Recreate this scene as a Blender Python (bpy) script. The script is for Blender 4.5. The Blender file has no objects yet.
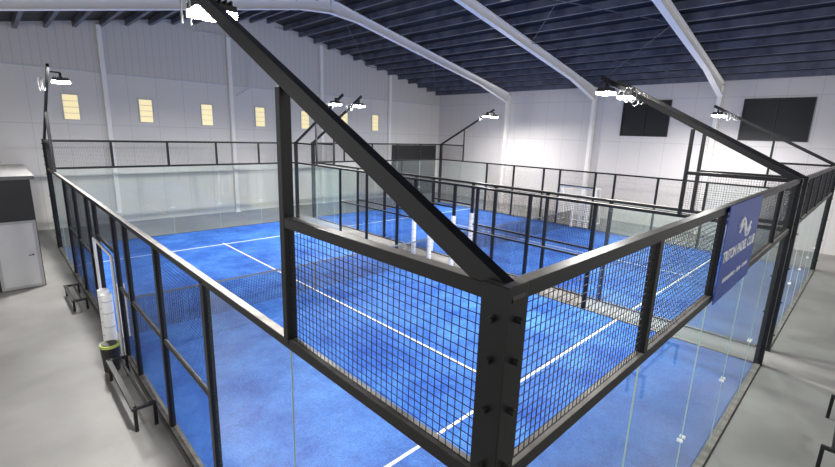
import bpy, math, random
from mathutils import Vector, Matrix
random.seed(3)
scene=bpy.context.scene
# ------------------------------------------------------------ camera
CP=Vector((-1.59,-1.057,4.686)); YAW,PIT,ROL,FPX=0.774,-0.223,0.033,441.0
cf=Vector((math.cos(PIT)*math.sin(YAW),math.cos(PIT)*math.cos(YAW),math.sin(PIT)))
r0=Vector((math.cos(YAW),-math.sin(YAW),0)); u0=r0.cross(cf)
cr=math.cos(ROL)*r0+math.sin(ROL)*u0; cu=-math.sin(ROL)*r0+math.cos(ROL)*u0
cam_d=bpy.data.cameras.new("camera"); cam=bpy.data.objects.new("camera",cam_d)
scene.collection.objects.link(cam); scene.camera=cam
M=Matrix((cr,cu,-cf)).transposed().to_4x4(); M.translation=CP; cam.matrix_world=M
cam_d.sensor_width=36; cam_d.lens=36*FPX/835; cam_d.clip_start=0.05; cam_d.clip_end=300
def HT(px,ax,v):
    d=cf+cr*((px[0]-417.5)/FPX)-cu*((px[1]-233.5)/FPX); t=(v-CP[ax])/d[ax]; return CP+d*t
# ------------------------------------------------------------ materials
def newmat(n):
    m=bpy.data.materials.new(n); m.use_nodes=True; nt=m.node_tree
    return m,nt,nt.nodes["Principled BSDF"]
def simple(n,c,r=0.5,metal=0.0,emit=None,es=0):
    m,nt,b=newmat(n); b.inputs["Base Color"].default_value=(*c,1); b.inputs["Roughness"].default_value=r
    b.inputs["Metallic"].default_value=metal
    if emit: b.inputs["Emission Color"].default_value=(*emit,1); b.inputs["Emission Strength"].default_value=es
    return m
def noisy(n,c1,c2,scale,r1=0.5,r2=0.6,detail=6,bump=0,coord='Object',stretch=None,lo=0.35,hi=0.65):
    m,nt,b=newmat(n); N=nt.nodes; L=nt.links
    tc=N.new("ShaderNodeTexCoord"); mp=N.new("ShaderNodeMapping"); L.new(tc.outputs[coord],mp.inputs[0])
    if stretch: mp.inputs["Scale"].default_value=stretch
    no=N.new("ShaderNodeTexNoise"); no.inputs["Scale"].default_value=scale; no.inputs["Detail"].default_value=detail
    L.new(mp.outputs[0],no.inputs["Vector"])
    cr_=N.new("ShaderNodeValToRGB"); e=cr_.color_ramp.elements; e[0].position=lo; e[1].position=hi
    e[0].color=(*c1,1); e[1].color=(*c2,1); L.new(no.outputs["Fac"],cr_.inputs[0]); L.new(cr_.outputs[0],b.inputs["Base Color"])
    mr=N.new("ShaderNodeMapRange"); mr.inputs["To Min"].default_value=r1; mr.inputs["To Max"].default_value=r2
    L.new(no.outputs["Fac"],mr.inputs[0]); L.new(mr.outputs[0],b.inputs["Roughness"])
    if bump:
        bp=N.new("ShaderNodeBump"); bp.inputs["Strength"].default_value=bump; bp.inputs["Distance"].default_value=0.01
        L.new(no.outputs["Fac"],bp.inputs["Height"]); L.new(bp.outputs[0],b.inputs["Normal"])
    return m
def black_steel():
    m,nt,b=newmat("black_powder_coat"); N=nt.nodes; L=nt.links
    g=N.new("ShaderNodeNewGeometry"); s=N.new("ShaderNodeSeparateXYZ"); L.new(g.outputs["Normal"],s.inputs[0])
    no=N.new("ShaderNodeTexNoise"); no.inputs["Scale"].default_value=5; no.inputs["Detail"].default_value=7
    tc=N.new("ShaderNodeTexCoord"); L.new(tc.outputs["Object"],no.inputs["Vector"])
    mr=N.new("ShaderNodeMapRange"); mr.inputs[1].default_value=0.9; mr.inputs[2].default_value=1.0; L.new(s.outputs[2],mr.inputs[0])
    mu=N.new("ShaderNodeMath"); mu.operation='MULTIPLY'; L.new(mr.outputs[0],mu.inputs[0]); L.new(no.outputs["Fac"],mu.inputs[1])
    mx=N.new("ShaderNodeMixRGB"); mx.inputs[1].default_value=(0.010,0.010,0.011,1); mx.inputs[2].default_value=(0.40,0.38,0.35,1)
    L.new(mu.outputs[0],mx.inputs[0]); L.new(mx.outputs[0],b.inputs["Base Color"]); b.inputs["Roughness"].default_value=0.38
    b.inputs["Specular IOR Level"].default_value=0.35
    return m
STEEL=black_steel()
WIRE=simple("mesh_wire",(0.008,0.008,0.011),0.5)
def turf():
    m,nt,b=newmat("blue_turf"); N=nt.nodes; L=nt.links
    tc=N.new("ShaderNodeTexCoord")
    n1=N.new("ShaderNodeTexNoise"); n1.inputs["Scale"].default_value=0.6; n1.inputs["Detail"].default_value=10; n1.inputs["Roughness"].default_value=0.78
    n2=N.new("ShaderNodeTexNoise"); n2.inputs["Scale"].default_value=30; n2.inputs["Detail"].default_value=4
    L.new(tc.outputs["Object"],n1.inputs["Vector"]); L.new(tc.outputs["Object"],n2.inputs["Vector"])
    r=N.new("ShaderNodeValToRGB"); e=r.color_ramp.elements; e[0].position=0.38; e[0].color=(0.009,0.072,0.38,1); e[1].position=0.64; e[1].color=(0.065,0.225,0.68,1)
    L.new(n1.outputs["Fac"],r.inputs[0])
    mx=N.new("ShaderNodeMixRGB"); mx.blend_type='OVERLAY'; mx.inputs[0].default_value=0.6; L.new(r.outputs[0],mx.inputs[1]); L.new(n2.outputs["Fac"],mx.inputs[2])
    L.new(mx.outputs[0],b.inputs["Base Color"]); b.inputs["Roughness"].default_value=0.75; b.inputs["Specular IOR Level"].default_value=0.3
    bp=N.new("ShaderNodeBump"); bp.inputs["Strength"].default_value=0.4; bp.inputs["Distance"].default_value=0.01; L.new(n2.outputs["Fac"],bp.inputs["Height"]); L.new(bp.outputs[0],b.inputs["Normal"])
    return m
TURF=turf()
LINE=noisy("court_line_paint",(0.72,0.76,0.8),(0.9,0.91,0.92),20,0.6,0.7)
FLOOR=noisy("polished_concrete",(0.20,0.197,0.19),(0.28,0.275,0.268),0.7,0.42,0.6,8,0.03)
def wallmat(name,c,axis,period=1.0,hper=0):
    m,nt,b=newmat(name); N=nt.nodes; L=nt.links
    tc=N.new("ShaderNodeTexCoord"); s=N.new("ShaderNodeSeparateXYZ"); L.new(tc.outputs["Object"],s.inputs[0])
    def seam(ax,per,wd):
        mo=N.new("ShaderNodeMath"); mo.operation='PINGPONG'; mo.inputs[1].default_value=per/2; L.new(s.outputs[ax],mo.inputs[0])
        lt=N.new("ShaderNodeMath"); lt.operation='LESS_THAN'; lt.inputs[1].default_value=wd; L.new(mo.outputs[0],lt.inputs[0]); return lt
    f=seam(axis,period,.012)
    if hper:
        h=seam(2,hper,.016); mm=N.new("ShaderNodeMath"); mm.operation='MAXIMUM'; L.new(f.outputs[0],mm.inputs[0]); L.new(h.outputs[0],mm.inputs[1]); f=mm
    no=N.new("ShaderNodeTexNoise"); no.inputs["Scale"].default_value=0.4; no.inputs["Detail"].default_value=5; L.new(tc.outputs["Object"],no.inputs["Vector"])
    mx=N.new("ShaderNodeMixRGB"); mx.inputs[1].default_value=(c[0]*.92,c[1]*.92,c[2]*.92,1); mx.inputs[2].default_value=(*c,1); L.new(no.outputs["Fac"],mx.inputs[0])
    m2=N.new("ShaderNodeMixRGB"); m2.inputs[2].default_value=(c[0]*.78,c[1]*.78,c[2]*.79,1); L.new(f.outputs[0],m2.inputs[0]); L.new(mx.outputs[0],m2.inputs[1])
    L.new(m2.outputs[0],b.inputs["Base Color"]); b.inputs["Roughness"].default_value=0.6
    return m
WALLG=wallmat("painted_panel_gable",(0.74,0.715,0.69),0,1.2,2.3)
WALLR=wallmat("painted_panel_side",(0.70,0.67,0.67),1,1.2,2.3)
RIB=wallmat("ribbed_cladding",(0.66,0.635,0.61),0,0.3)
WHITE=simple("white_painted_steel",(0.88,0.86,0.84),0.45)
GREYP=simple("grey_pipe",(0.55,0.57,0.6),0.4)
NAVY=noisy("navy_roof_sheet",(0.004,0.005,0.009),(0.008,0.010,0.018),2,0.45,0.6)
PURL=noisy("blue_purlin",(0.06,0.067,0.10),(0.13,0.14,0.19),1.5,0.3,0.45)
PAD=simple("white_padding",(0.9,0.9,0.9),0.5)
DARK=simple("dark_panel",(0.012,0.012,0.014),0.5)
LED=simple("led_face",(1,1,1),0.5,0,(1,0.97,0.9),190)
DAY=simple("window_daylight",(0.4,0.34,0.18),0.3,0,(1,0.86,0.50),0.72)
DGL=simple("dark_glass",(0.006,0.007,0.009),0.6)
DOORM=simple("door_paint",(0.5,0.5,0.52),0.5)
CABLE=simple("white_cable",(0.45,0.45,0.45),0.5)
SIGNB=simple("sign_blue",(0.012,0.06,0.36),0.4)
SIGNW=simple("sign_white",(0.9,0.92,0.95),0.5)
GREEN=simple("bin_green",(0.35,0.42,0.08),0.5)
NETT=simple("net_tape",(0.16,0.18,0.22),0.6)
GOALN=simple("goal_net",(0.6,0.62,0.66),0.7)
def glassmat():
    m=bpy.data.materials.new("tempered_glass"); m.use_nodes=True; nt=m.node_tree; N=nt.nodes; L=nt.links; N.clear()
    o=N.new("ShaderNodeOutputMaterial"); t=N.new("ShaderNodeBsdfTransparent"); t.inputs[0].default_value=(0.91,0.965,0.94,1)
    g=N.new("ShaderNodeBsdfGlossy"); g.inputs["Roughness"].default_value=0.02
    lw=N.new("ShaderNodeLayerWeight"); lw.inputs[0].default_value=0.5
    pw=N.new("ShaderNodeMath"); pw.operation='POWER'; pw.inputs[1].default_value=3.2; L.new(lw.outputs["Facing"],pw.inputs[0])
    ma=N.new("ShaderNodeMath"); ma.operation='MULTIPLY_ADD'; ma.inputs[1].default_value=0.8; ma.inputs[2].default_value=0.10; L.new(pw.outputs[0],ma.inputs[0])
    mx=N.new("ShaderNodeMixShader"); L.new(ma.outputs[0],mx.inputs[0]); L.new(t.outputs[0],mx.inputs[1]); L.new(g.outputs[0],mx.inputs[2])
    d=N.new("ShaderNodeBsdfDiffuse"); d.inputs[0].default_value=(0.78,0.87,0.83,1)
    m2=N.new("ShaderNodeMixShader"); m2.inputs[0].default_value=0.055; L.new(mx.outputs[0],m2.inputs[1]); L.new(d.outputs[0],m2.inputs[2])
    L.new(m2.outputs[0],o.inputs[0]); return m
GLASS=glassmat()
SEAM=simple("glass_edge",(0.45,0.62,0.58),0.3)
# ------------------------------------------------------------ builders
class MB:
    def __init__(s): s.v=[]; s.f=[]; s.m=[]; s.mats=[]
    def mi(s,mat):
        if mat not in s.mats: s.mats.append(mat)
        return s.mats.index(mat)
    def quad(s,pts,mat):
        b=len(s.v); s.v+= [tuple(p) for p in pts]; s.f.append(tuple(range(b,b+len(pts)))); s.m.append(s.mi(mat))
    def hexa(s,P,mat):
        b=len(s.v); s.v+=[tuple(p) for p in P]; k=s.mi(mat)
        for q in ((0,3,2,1),(4,5,6,7),(0,1,5,4),(1,2,6,5),(2,3,7,6),(3,0,4,7)):
            s.f.append(tuple(b+i for i in q)); s.m.append(k)
    def box(s,a,c,mat):
        x0,y0,z0=[min(a[i],c[i]) for i in range(3)]; x1,y1,z1=[max(a[i],c[i]) for i in range(3)]
        s.hexa([(x0,y0,z0),(x1,y0,z0),(x1,y1,z0),(x0,y1,z0),(x0,y0,z1),(x1,y0,z1),(x1,y1,z1),(x0,y1,z1)],mat)
    def beam(s,p,q,w,h,mat,up=(0,0,1),h2=None):
        p=Vector(p);q=Vector(q);d=(q-p).normalized();up=Vector(up)
        if abs(d.dot(up))>0.99: up=Vector((0,1,0))
        sx=d.cross(up).normalized()*w/2; uz=sx.cross(d).normalized()
        a=uz*h/2; c=uz*(h2 if h2 else h)/2
        s.hexa([p-sx-a,p+sx-a,q+sx-c,q-sx-c,p-sx+a,p+sx+a,q+sx+c,q-sx+c],mat)
    def cyl(s,p,q,r,mat,n=10,r2=None):
        p=Vector(p);q=Vector(q);d=(q-p).normalized();up=Vector((0,0,1)) if abs(d.z)<0.9 else Vector((1,0,0))
        a=d.cross(up).normalized();c=a.cross(d); r2=r if r2 is None else r2
        b=len(s.v); k=s.mi(mat)
        for i in range(n):
            t=2*math.pi*i/n; o=a*math.cos(t)+c*math.sin(t); s.v.append(tuple(p+o*r)); s.v.append(tuple(q+o*r2))
        for i in range(n):
            j=(i+1)%n; s.f.append((b+2*i,b+2*j,b+2*j+1,b+2*i+1)); s.m.append(k)
        s.f.append(tuple(b+2*i for i in range(n))[::-1]); s.m.append(k); s.f.append(tuple(b+2*i+1 for i in range(n))); s.m.append(k)
    def tube(s,pts,r,mat,n=6):
        for a,c in zip(pts[:-1],pts[1:]): s.cyl(a,c,r,mat,n)
    def obj(s,name,parent=None,bevel=0,smooth=False):
        me=bpy.data.meshes.new(name); me.from_pydata(s.v,[],s.f)
        for m in s.mats: me.materials.append(m)
        me.polygons.foreach_set("material_index",s.m)
        import bmesh
        bm=bmesh.new(); bm.from_mesh(me); bmesh.ops.recalc_face_normals(bm,faces=bm.faces); bm.to_mesh(me); bm.free()
        me.update(); o=bpy.data.objects.new(name,me); scene.collection.objects.link(o)
        if parent: o.parent=parent
        if bevel:
            bv=o.modifiers.new("bevel","BEVEL"); bv.width=bevel; bv.segments=2; bv.limit_method='ANGLE'
        return o
def empty(name,loc=(0,0,0)):
    e=bpy.data.objects.new(name,None); scene.collection.objects.link(e); e.empty_display_size=0.2; return e
def wires(mb,o,ud,vd,W,H,s=0.05,r=0.0019):
    """welded mesh panel: origin o, axes ud (width W), vd (height H)"""
    o=Vector(o);ud=Vector(ud);vd=Vector(vd)
    n=int(W/s)
    for i in range(n+1):
        p=o+ud*(i*W/n); mb.beam(p,p+vd*H,2*r,2*r,WIRE,up=ud.cross(vd))
    n=int(H/s)
    for i in range(n+1):
        p=o+vd*(i*H/n); mb.beam(p,p+ud*W,2*r,2*r,WIRE,up=ud.cross(vd))
# ------------------------------------------------------------ room
YG,XL,YB=24.0,-7.0,-8.0
C0=HT((440,98),1,YG); XR=C0.x
RX=10.5; RZ=C0.z+0.2*(XR-RX)
def roofz(x): return RZ-0.2*abs(x-RX)
m=MB(); m.box((XL-1,YB-1,-0.1),(XR+0.2,YG+0.2,0),FLOOR); m.obj("floor")
m=MB(); WZ=6.9
m.quad([(XL,YG,0),(XR,YG,0),(XR,YG,WZ),(XL,YG,WZ)],WALLG)
m.quad([(XL,YG,WZ),(XR,YG,WZ),(XR,YG,roofz(XR)+.4),(RX,YG,roofz(RX)+.4),(XL,YG,roofz(XL)+.4)],RIB)
m.box((XL,YG-0.03,WZ-.03),(XR,YG,WZ+.03),GREYP)
m.obj("wall_north")
m=MB(); m.quad([(XR,YG,0),(XR,YB,0),(XR,YB,C0.z+.4),(XR,YG,C0.z+.4)],WALLR); m.obj("wall_east")
m=MB()
for a,b in ((XL,RX),(RX,XR+0.3)):
    m.hexa([(a,YB,roofz(a)+.3),(b,YB,roofz(b)+.3),(b,YG+.1,roofz(b)+.3),(a,YG+.1,roofz(a)+.3),(a,YB,roofz(a)+.36),(b,YB,roofz(b)+.36),(b,YG+.1,roofz(b)+.36),(a,YG+.1,roofz(a)+.36)],NAVY)
m.obj("ceiling")
m=MB(); x=XL
while x<XR:
    z=roofz(x)+.16
    m.box((x-.02,YB,z-.10),(x+.02,YG-.02,z+.14),PURL)
    m.box((x-.02,YB,z-.12),(x+.11,YG-.02,z-.10),PURL)
    m.box((x+.09,YB,z-.10),(x+.11,YG-.02,z-.06),PURL)
    x+=0.98
m.obj("roof_purlins")
def ibeam(mb,p,q,w,h,mat,h2=None):
    h2=h2 or h; p=Vector(p);q=Vector(q)
    mb.beam(p,q,0.03,h,mat,h2=h2)
    d=(q-p).normalized(); sx=d.cross(Vector((0,0,1))).normalized(); uz=sx.cross(d).normalized()
    for sg in (-1,1): mb.beam(p+uz*sg*h/2,q+uz*sg*h2/2,w,0.03,mat)
ys=[HT(p,0,XR).y for p in ((722,92),(597,93),(510,97))]
ys=[ys[0]-(ys[1]-ys[0])]+ys
for k,y in enumerate(ys):
    m=MB()
    m.box((XR-.32,y-.1,0),(XR-.02,y+.1,roofz(XR)-.05),WHITE)
    ibeam(m,(XR-.2,y,roofz(XR-.2)-.28),(XR-3.2,y,roofz(XR-3.2)-.14),0.24,0.62,WHITE,0.36)
    ibeam(m,(XR-3.2,y,roofz(XR-3.2)-.14),(RX+1.5,y,roofz(RX+1.5)-.14),0.24,0.36,WHITE)
    ibeam(m,(RX+1.5,y,roofz(RX+1.5)-.14),(RX,y,roofz(RX)-.22),0.24,0.36,WHITE,0.55)
    ibeam(m,(RX,y,roofz(RX)-.22),(RX-1.5,y,roofz(RX-1.5)-.14),0.24,0.55,WHITE,0.36)
    ibeam(m,(RX-1.5,y,roofz(RX-1.5)-.14),(XL,y,roofz(XL)-.14),0.24,0.36,WHITE)
    m.obj("portal_frame" if k==0 else "portal_frame.%03d"%k)
# roof bracing rods
m=MB()
for ya,yb in ((ys[1]+.15,ys[2]-.15),(ys[3]+.15,YG-.3)):
    for a,b in ((RX+.5,RX+6.8),(RX+6.8,XR-.8)):
        m.cyl((a,ya,roofz(a)-.02),(b,yb,roofz(b)-.02),.015,PURL,6); m.cyl((a,yb,roofz(a)-.06),(b,ya,roofz(b)-.06),.015,PURL,6)
m.obj("roof_bracing")
for k,(px,py) in enumerate(((102,60),(231,90),(322,100),(390,110))):
    P=HT((px,py),1,YG-0.15); m=MB()
    m.box((P.x-.09,YG-.2,0),(P.x+.09,YG-.02,roofz(P.x)+.1),WHITE)
    m.box((P.x-.13,YG-.24,0),(P.x+.13,YG-.01,.03),WHITE)
    m.obj("gable_column" if k==0 else "gable_column.%03d"%k)
for k,(px,py) in enumerate(((71,107),(146,111),(207,115),(260,117),(305,120),(344,121),(375,123))):
    P=HT((px,py),1,YG); m=MB(); w,h=.27,.52
    m.box((P.x-w,YG-.02,P.z-h),(P.x+w,YG-.01,P.z+h),DAY)
    for i in (1,2,3): m.box((P.x-w,YG-.035,P.z-h+i*h/2-.01),(P.x+w,YG-.01,P.z-h+i*h/2+.01),GREYP)
    for a,b in (((-w-.04,-h-.04),(w+.04,-h)),((-w-.04,h),(w+.04,h+.04)),((-w-.04,-h),(-w,h)),((w,-h),(w+.04,h))):
        m.box((P.x+a[0],YG-.05,P.z+a[1]),(P.x+b[0],YG,P.z+b[1]),GREYP)
    m.obj("window_%d"%(k+1))
for k,(a,b) in enumerate((((625,102),(666,136)),((746,100),(806,141)))):
    A=HT(a,0,XR-.02);B=HT(b,0,XR-.02); m=MB(); m.box((XR-.03,A.y,A.z),(XR-.01,B.y,B.z),DGL)
    y0,y1,z0,z1=min(A.y,B.y),max(A.y,B.y),min(A.z,B.z),max(A.z,B.z)
    for p,q in (((y0-.05,z0-.05),(y1+.05,z0)),((y0-.05,z1),(y1+.05,z1+.05)),((y0-.05,z0),(y0,z1)),((y1,z0),(y1+.05,z1)),(((y0+y1)/2-.02,z0),((y0+y1)/2+.02,z1))):
        m.box((XR-.07,p[0],p[1]),(XR,q[0],q[1]),DARK)
    m.obj("window_%d"%(8+k))
A=HT((392,145),1,YG-.02); m=MB(); m.box((A.x,YG-.06,0),(XR-.3,YG-.01,A.z),DARK)
z=0.1
while z<A.z: m.box((A.x,YG-.09,z),(XR-.3,YG-.06,z+.06),WIRE); z+=.14
m.obj("door_1")
m=MB(); c=[HT(p,1,YG-.32) for p in ((193,30),(236,38),(250,60),(249,88),(236,96))]; m.tube(c,.03,GREYP,8); m.obj("conduit_pipe")
# mini goal in the far corridor
GX=22.1; ga=HT((558,200),0,GX).y; gb=HT((595,200),0,GX).y; gz=HT((576,187),0,GX).z
E=empty("football_goal"); m=MB(); y0,y1=min(ga,gb),max(ga,gb)
m.tube([(GX,y0,0),(GX,y0,gz),(GX,y1,gz),(GX,y1,0)],.055,PAD,10)
m.tube([(GX,y0,gz),(GX+.5,y0,gz),(GX+.9,y0,.03),(GX,y0,.03)],.03,PAD,8); m.tube([(GX,y1,gz),(GX+.5,y1,gz),(GX+.9,y1,.03),(GX,y1,.03)],.03,PAD,8)
m.tube([(GX+.9,y0,.03),(GX+.9,y1,.03)],.03,PAD,8); m.tube([(GX+.5,y0,gz),(GX+.5,y1,gz)],.03,PAD,8); m.obj("frame",E)
m=MB(); y=y0
while y<y1: m.tube([(GX,y,gz),(GX+.5,y,gz),(GX+.9,y,.03)],.006,GOALN,4); y+=.12
for i in range(16):
    t=i/16; m.tube([(GX,y0,gz*(1-t)),(GX+.5+.4*t,y0,gz*(1-t)),(GX+.5+.4*t,y1,gz*(1-t)),(GX,y1,gz*(1-t))],.006,GOALN,4)
m.obj("net",E)
# ------------------------------------------------------------ courts
def court(x0,suf):
    x1=x0+10; outer=x0 if x0==0 else x1
    m=MB(); m.box((x0+.03,0.03,0),(x1-.03,19.97,0.012),TURF)
    z0,z1=0.013,0.016
    for y in (3.05,16.95): m.box((x0+.05,y-.03,z0),(x1-.05,y+.03,z1),LINE)
    m.box((x0+5-.03,2.85,z0),(x0+5+.03,17.15,z1),LINE)
    m.obj("padel_court_surface"+suf)
    E=empty("padel_court_enclosure"+suf)
    fr=MB(); wm=MB(); gl=MB(); sm=MB()
    T=0.08
    for y in (0,20):
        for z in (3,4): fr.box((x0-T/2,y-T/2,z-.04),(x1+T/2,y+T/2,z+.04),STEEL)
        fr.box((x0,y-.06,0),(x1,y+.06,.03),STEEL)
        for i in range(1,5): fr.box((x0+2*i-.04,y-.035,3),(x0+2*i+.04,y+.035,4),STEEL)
        wires(wm,(x0,y,3.04),(1,0,0),(0,0,1),10,.92)
        gl.quad([(x0+.05,y,.03),(x1-.05,y,.03),(x1-.05,y,2.96),(x0+.05,y,2.96)],GLASS)
        for i in range(1,5):
            sm.box((x0+2*i-.004,y-.006,.03),(x0+2*i+.004,y+.006,2.96),SEAM)
            for z in (1.2,): sm.cyl((x0+2*i-.05,y-.03,z),(x0+2*i-.05,y+.03,z),.022,PAD,8); sm.cyl((x0+2*i+.05,y-.03,z),(x0+2*i+.05,y+.03,z),.022,PAD,8)
    for x in (x0,x1):
        for y in (0,20):
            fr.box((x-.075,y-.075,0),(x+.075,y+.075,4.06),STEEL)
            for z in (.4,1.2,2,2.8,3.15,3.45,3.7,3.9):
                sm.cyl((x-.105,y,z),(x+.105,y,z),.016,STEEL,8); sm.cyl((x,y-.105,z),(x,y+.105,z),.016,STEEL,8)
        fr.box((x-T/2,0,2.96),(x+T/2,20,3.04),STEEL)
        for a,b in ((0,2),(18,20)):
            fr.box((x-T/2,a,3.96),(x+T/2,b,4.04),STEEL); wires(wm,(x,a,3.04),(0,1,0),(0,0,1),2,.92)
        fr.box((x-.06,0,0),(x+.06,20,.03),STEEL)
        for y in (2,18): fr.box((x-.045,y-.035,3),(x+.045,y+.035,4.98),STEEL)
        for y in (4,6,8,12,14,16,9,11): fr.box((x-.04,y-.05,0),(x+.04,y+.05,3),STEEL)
        for a,b in ((0.05,2),(2,4),(16,18),(18,19.95)):
            gl.quad([(x,a,.03),(x,b,.03),(x,b,2.96),(x,a,2.96)],GLASS)
            if b in (2,18): sm.box((x-.006,b-.003,.03),(x+.006,b+.003,2.96),SEAM)
        for a,b in ((4,9),(11,16)):
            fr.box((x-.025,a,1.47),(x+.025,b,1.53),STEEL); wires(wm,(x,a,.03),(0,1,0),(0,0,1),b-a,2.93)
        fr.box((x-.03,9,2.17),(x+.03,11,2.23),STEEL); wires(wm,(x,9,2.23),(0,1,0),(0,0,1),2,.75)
        if x==outer:
            s=-1 if x==x0 else 1
            pts=[(x+s*.08,9.05,.02),(x+s*.08,9.05,2.15),(x+s*.08,10.95,2.15),(x+s*.08,10.95,.02)]
            sm.tube(pts,.03,PAD,8)
            for yy in (9.35,9.7):
                px_=x+s*.2
                sm.cyl((px_,yy,0),(px_,yy,1.3),.10,PAD,14)
                for z in (.3,.6,.9,1.15): sm.cyl((px_,yy,z),(px_,yy,z+.02),.103,GREYP,14)
        else:
            for y in (9,11):
                sm.cyl((x,y,.05),(x,y,1.9),.085,PAD,12)
                for z in (.35,.7,1.05,1.4,1.7): sm.cyl((x,y,z),(x,y,z+.02),.088,GREYP,12)
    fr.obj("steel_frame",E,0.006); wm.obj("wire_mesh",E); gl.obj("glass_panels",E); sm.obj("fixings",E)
    n=MB()
    def nz(x): return .92-.04*(1-abs((x-x0-5)/5))
    for x in (x0+.16,x1-.16):
        n.cyl((x,10,.012),(x,10,1.25),.085,PAD,12); n.cyl((x,10,0.012),(x,10,.03),.12,STEEL,12)
        for z in (.3,.6,.9,1.15): n.cyl((x,10,z),(x,10,z+.02),.088,GREYP,12)
    N=24
    for i in range(N):
        a=x0+.2+(9.6)*i/N;b=x0+.2+9.6*(i+1)/N
        n.beam((a,10,nz(a)-.025),(b,10,nz(b)-.025),.012,.05,NETT)
    xx=x0+.2
    while xx<x1-.2: n.beam((xx,10,.04),(xx,10,nz(xx)-.04),.006,.006,WIRE); xx+=.045
    z=.04
    while z<.86: n.beam((x0+.2,10,z),(x1-.2,10,z),.006,.006,WIRE); z+=.045
    n.box((x0+4.975,9.995,.02),(x0+5.025,10.005,.84),NETT)
    n.obj("padel_net"+suf)
court(0,""); court(11,".001")
# ------------------------------------------------------------ floodlight masts
def lamp_light(p,tgt,pw):
    ld=bpy.data.lights.new("led_light","AREA"); ld.shape='RECTANGLE'; ld.size=.34; ld.size_y=.3; ld.energy=pw; ld.color=(1,.98,.95)
    o=bpy.data.objects.new("led_light",ld); scene.collection.objects.link(o); o.location=p
    o.rotation_euler=(Vector(tgt)-Vector(p)).to_track_quat('-Z','Y').to_euler(); return o
nm=0
def mast(x,y0,sg,xs,inx):
    global nm
    name="floodlight_mast"+("" if nm==0 else ".%03d"%nm); nm+=1
    E=empty(name); m=MB()
    L_=4.25; S=.525; e=Vector((x,y0+sg*L_,4+S*L_)); s=Vector((x,y0-sg*.02,4.0))
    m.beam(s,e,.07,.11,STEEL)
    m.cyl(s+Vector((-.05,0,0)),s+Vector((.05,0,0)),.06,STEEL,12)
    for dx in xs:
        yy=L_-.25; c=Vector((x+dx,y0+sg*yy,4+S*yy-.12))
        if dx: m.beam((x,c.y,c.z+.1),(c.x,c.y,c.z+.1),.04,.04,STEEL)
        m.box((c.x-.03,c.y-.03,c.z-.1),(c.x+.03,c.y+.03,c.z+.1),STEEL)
        m.box((c.x-.2,c.y-.16,c.z-.14),(c.x+.2,c.y+.16,c.z-.08),DARK)
        for i in range(7): m.box((c.x-.18+i*.055,c.y-.14,c.z-.08),(c.x-.165+i*.055,c.y+.14,c.z-.03),DARK)
        m.box((c.x-.2,c.y-.16,c.z-.20),(c.x+.2,c.y+.16,c.z-.14),LED)
        l=lamp_light((c.x,c.y,c.z-.22),(c.x+inx*.6,c.y+sg*.5,0),PW/len(xs)); l.parent=E
    m.obj("arm",E)
    cb=MB(); random.seed(int(x*10+y0)); c=e+Vector((0,-sg*.75,-.42))
    for j in range(3):
        pts=[]; R=.06+.06*random.random(); ox=random.uniform(-.2,-.05); oy=random.uniform(-.15,.25)
        for i in range(17):
            t=2*math.pi*i/16*.9+1.9; pts.append(c+Vector((ox+R*.6*math.cos(t)*.6,oy+R*math.cos(t),-.04+R*1.7*math.sin(t))))
        cb.tube(pts,.005,CABLE)
    cb.obj("cable",E)
PW=470
for y0,sg in ((0,1),(20,-1)):
    mast(0,y0,sg,(.28,),1); mast(10,y0,sg,(-.22,),-1); mast(11,y0,sg,(.05,),1); mast(21,y0,sg,(-.35,.35),-1)
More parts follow.
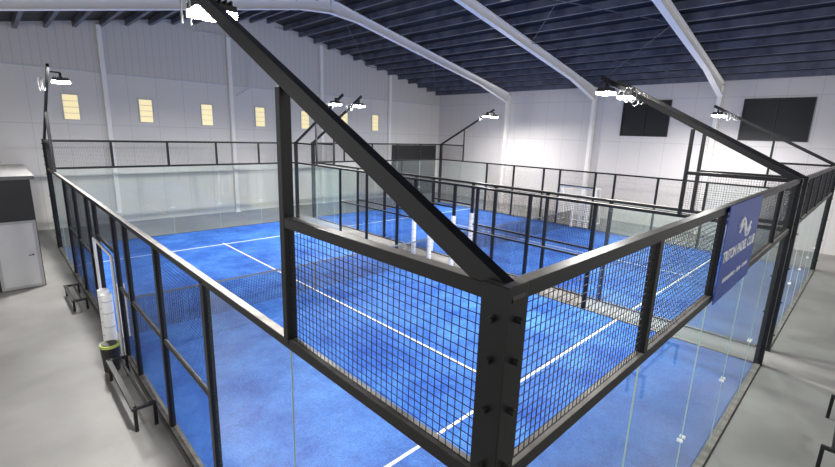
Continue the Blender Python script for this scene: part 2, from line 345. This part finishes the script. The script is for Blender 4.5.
# ------------------------------------------------------------ sign on back fence
E=empty("club_sign"); m=MB(); m.box((3.92,-.075,2.96),(5.7,-.065,4.05),SIGNB); m.obj("panel",E)
def text(s,x,z,size,par,off=0):
    cu_=bpy.data.curves.new("lettering","FONT"); cu_.body=s; cu_.size=size; cu_.align_x='CENTER'; cu_.extrude=.001; cu_.offset=off
    o=bpy.data.objects.new("lettering",cu_); scene.collection.objects.link(o); o.rotation_euler=(math.pi/2,0,0); o.location=(x,-.078,z); cu_.materials.append(SIGNW); o.parent=par
text("TRITON PADEL CLUB",4.8,3.42,.175,E,.005); text("entrenamiento - clases - torneos",4.8,3.16,.1,E,.002)
m=MB()
pts=[Vector((4.5+.6*t,-.08,3.76+.09*math.sin(t*6.3))) for t in [i/20 for i in range(21)]]
m.tube(pts,.02,SIGNW); m.tube([p+Vector((.05,0,-.07)) for p in pts],.015,SIGNW); m.obj("wave_logo",E)
# ------------------------------------------------------------ kiosk at left
E=empty("storage_room")
m=MB(); m.box((-5,15.25,0),(-.8,19.5,3.1),DARK); m.box((-5.1,15.15,3.1),(-.7,19.6,3.2),simple("roof_grey",(.14,.14,.14),.6)); m.obj("walls",E)
m=MB(); m.box((-1.75,15.2,0.02),(-.82,15.25,1.95),simple("door_frame",(.35,.35,.36),.5)); m.box((-1.68,15.18,.1),(-.9,15.2,1.88),simple("door_face",(.5,.5,.51),.5))
m.cyl((-.98,15.12,.98),(-.98,15.18,.98),.02,DARK); m.cyl((-.98,15.12,.98),(-1.08,15.12,.98),.012,DARK); m.obj("door_leaf",E)
def bench(name,x,ya,yb,h=.42):
    m=MB()
    m.box((x-.17,ya,h-.05),(x-.09,yb,h),DARK)
    m.box((x+.02,ya+.05,h-.04),(x+.06,yb-.05,h),DARK)
    for y in (ya+.04,yb-.04):
        m.box((x-.15,y-.03,h-.05),(x+.17,y+.03,h),DARK)
        m.box((x-.15,y-.025,0),(x-.10,y+.025,h-.05),STEEL); m.box((x+.12,y-.025,0),(x+.17,y+.025,h-.05),STEEL)
    return m.obj(name,bevel=.004)
bench("bench",-.32,6.2,8.2)
bench("bench.001",-.35,12.4,13.9,.3)
m=MB(); m.cyl((-.35,8.6,0),(-.35,8.6,.5),.13,DARK,16,.16); m.cyl((-.35,8.6,.5),(-.35,8.6,.55),.17,GREEN,16); m.cyl((-.35,8.6,.54),(-.35,8.6,.56),.13,DARK,16); m.obj("waste_bin")
b=bench("bench.002",0,-1,1,.45); b.rotation_euler=(0,0,math.pi/2); b.location=(7.6,-1.38,0)
# ------------------------------------------------------------ world
w=bpy.data.worlds.new("world"); scene.world=w; w.use_nodes=True
w.node_tree.nodes["Background"].inputs[0].default_value=(1,.98,.96,1); w.node_tree.nodes["Background"].inputs[1].default_value=0.9
scene.view_settings.view_transform='Standard'; scene.view_settings.look='None'; scene.view_settings.exposure=0.1
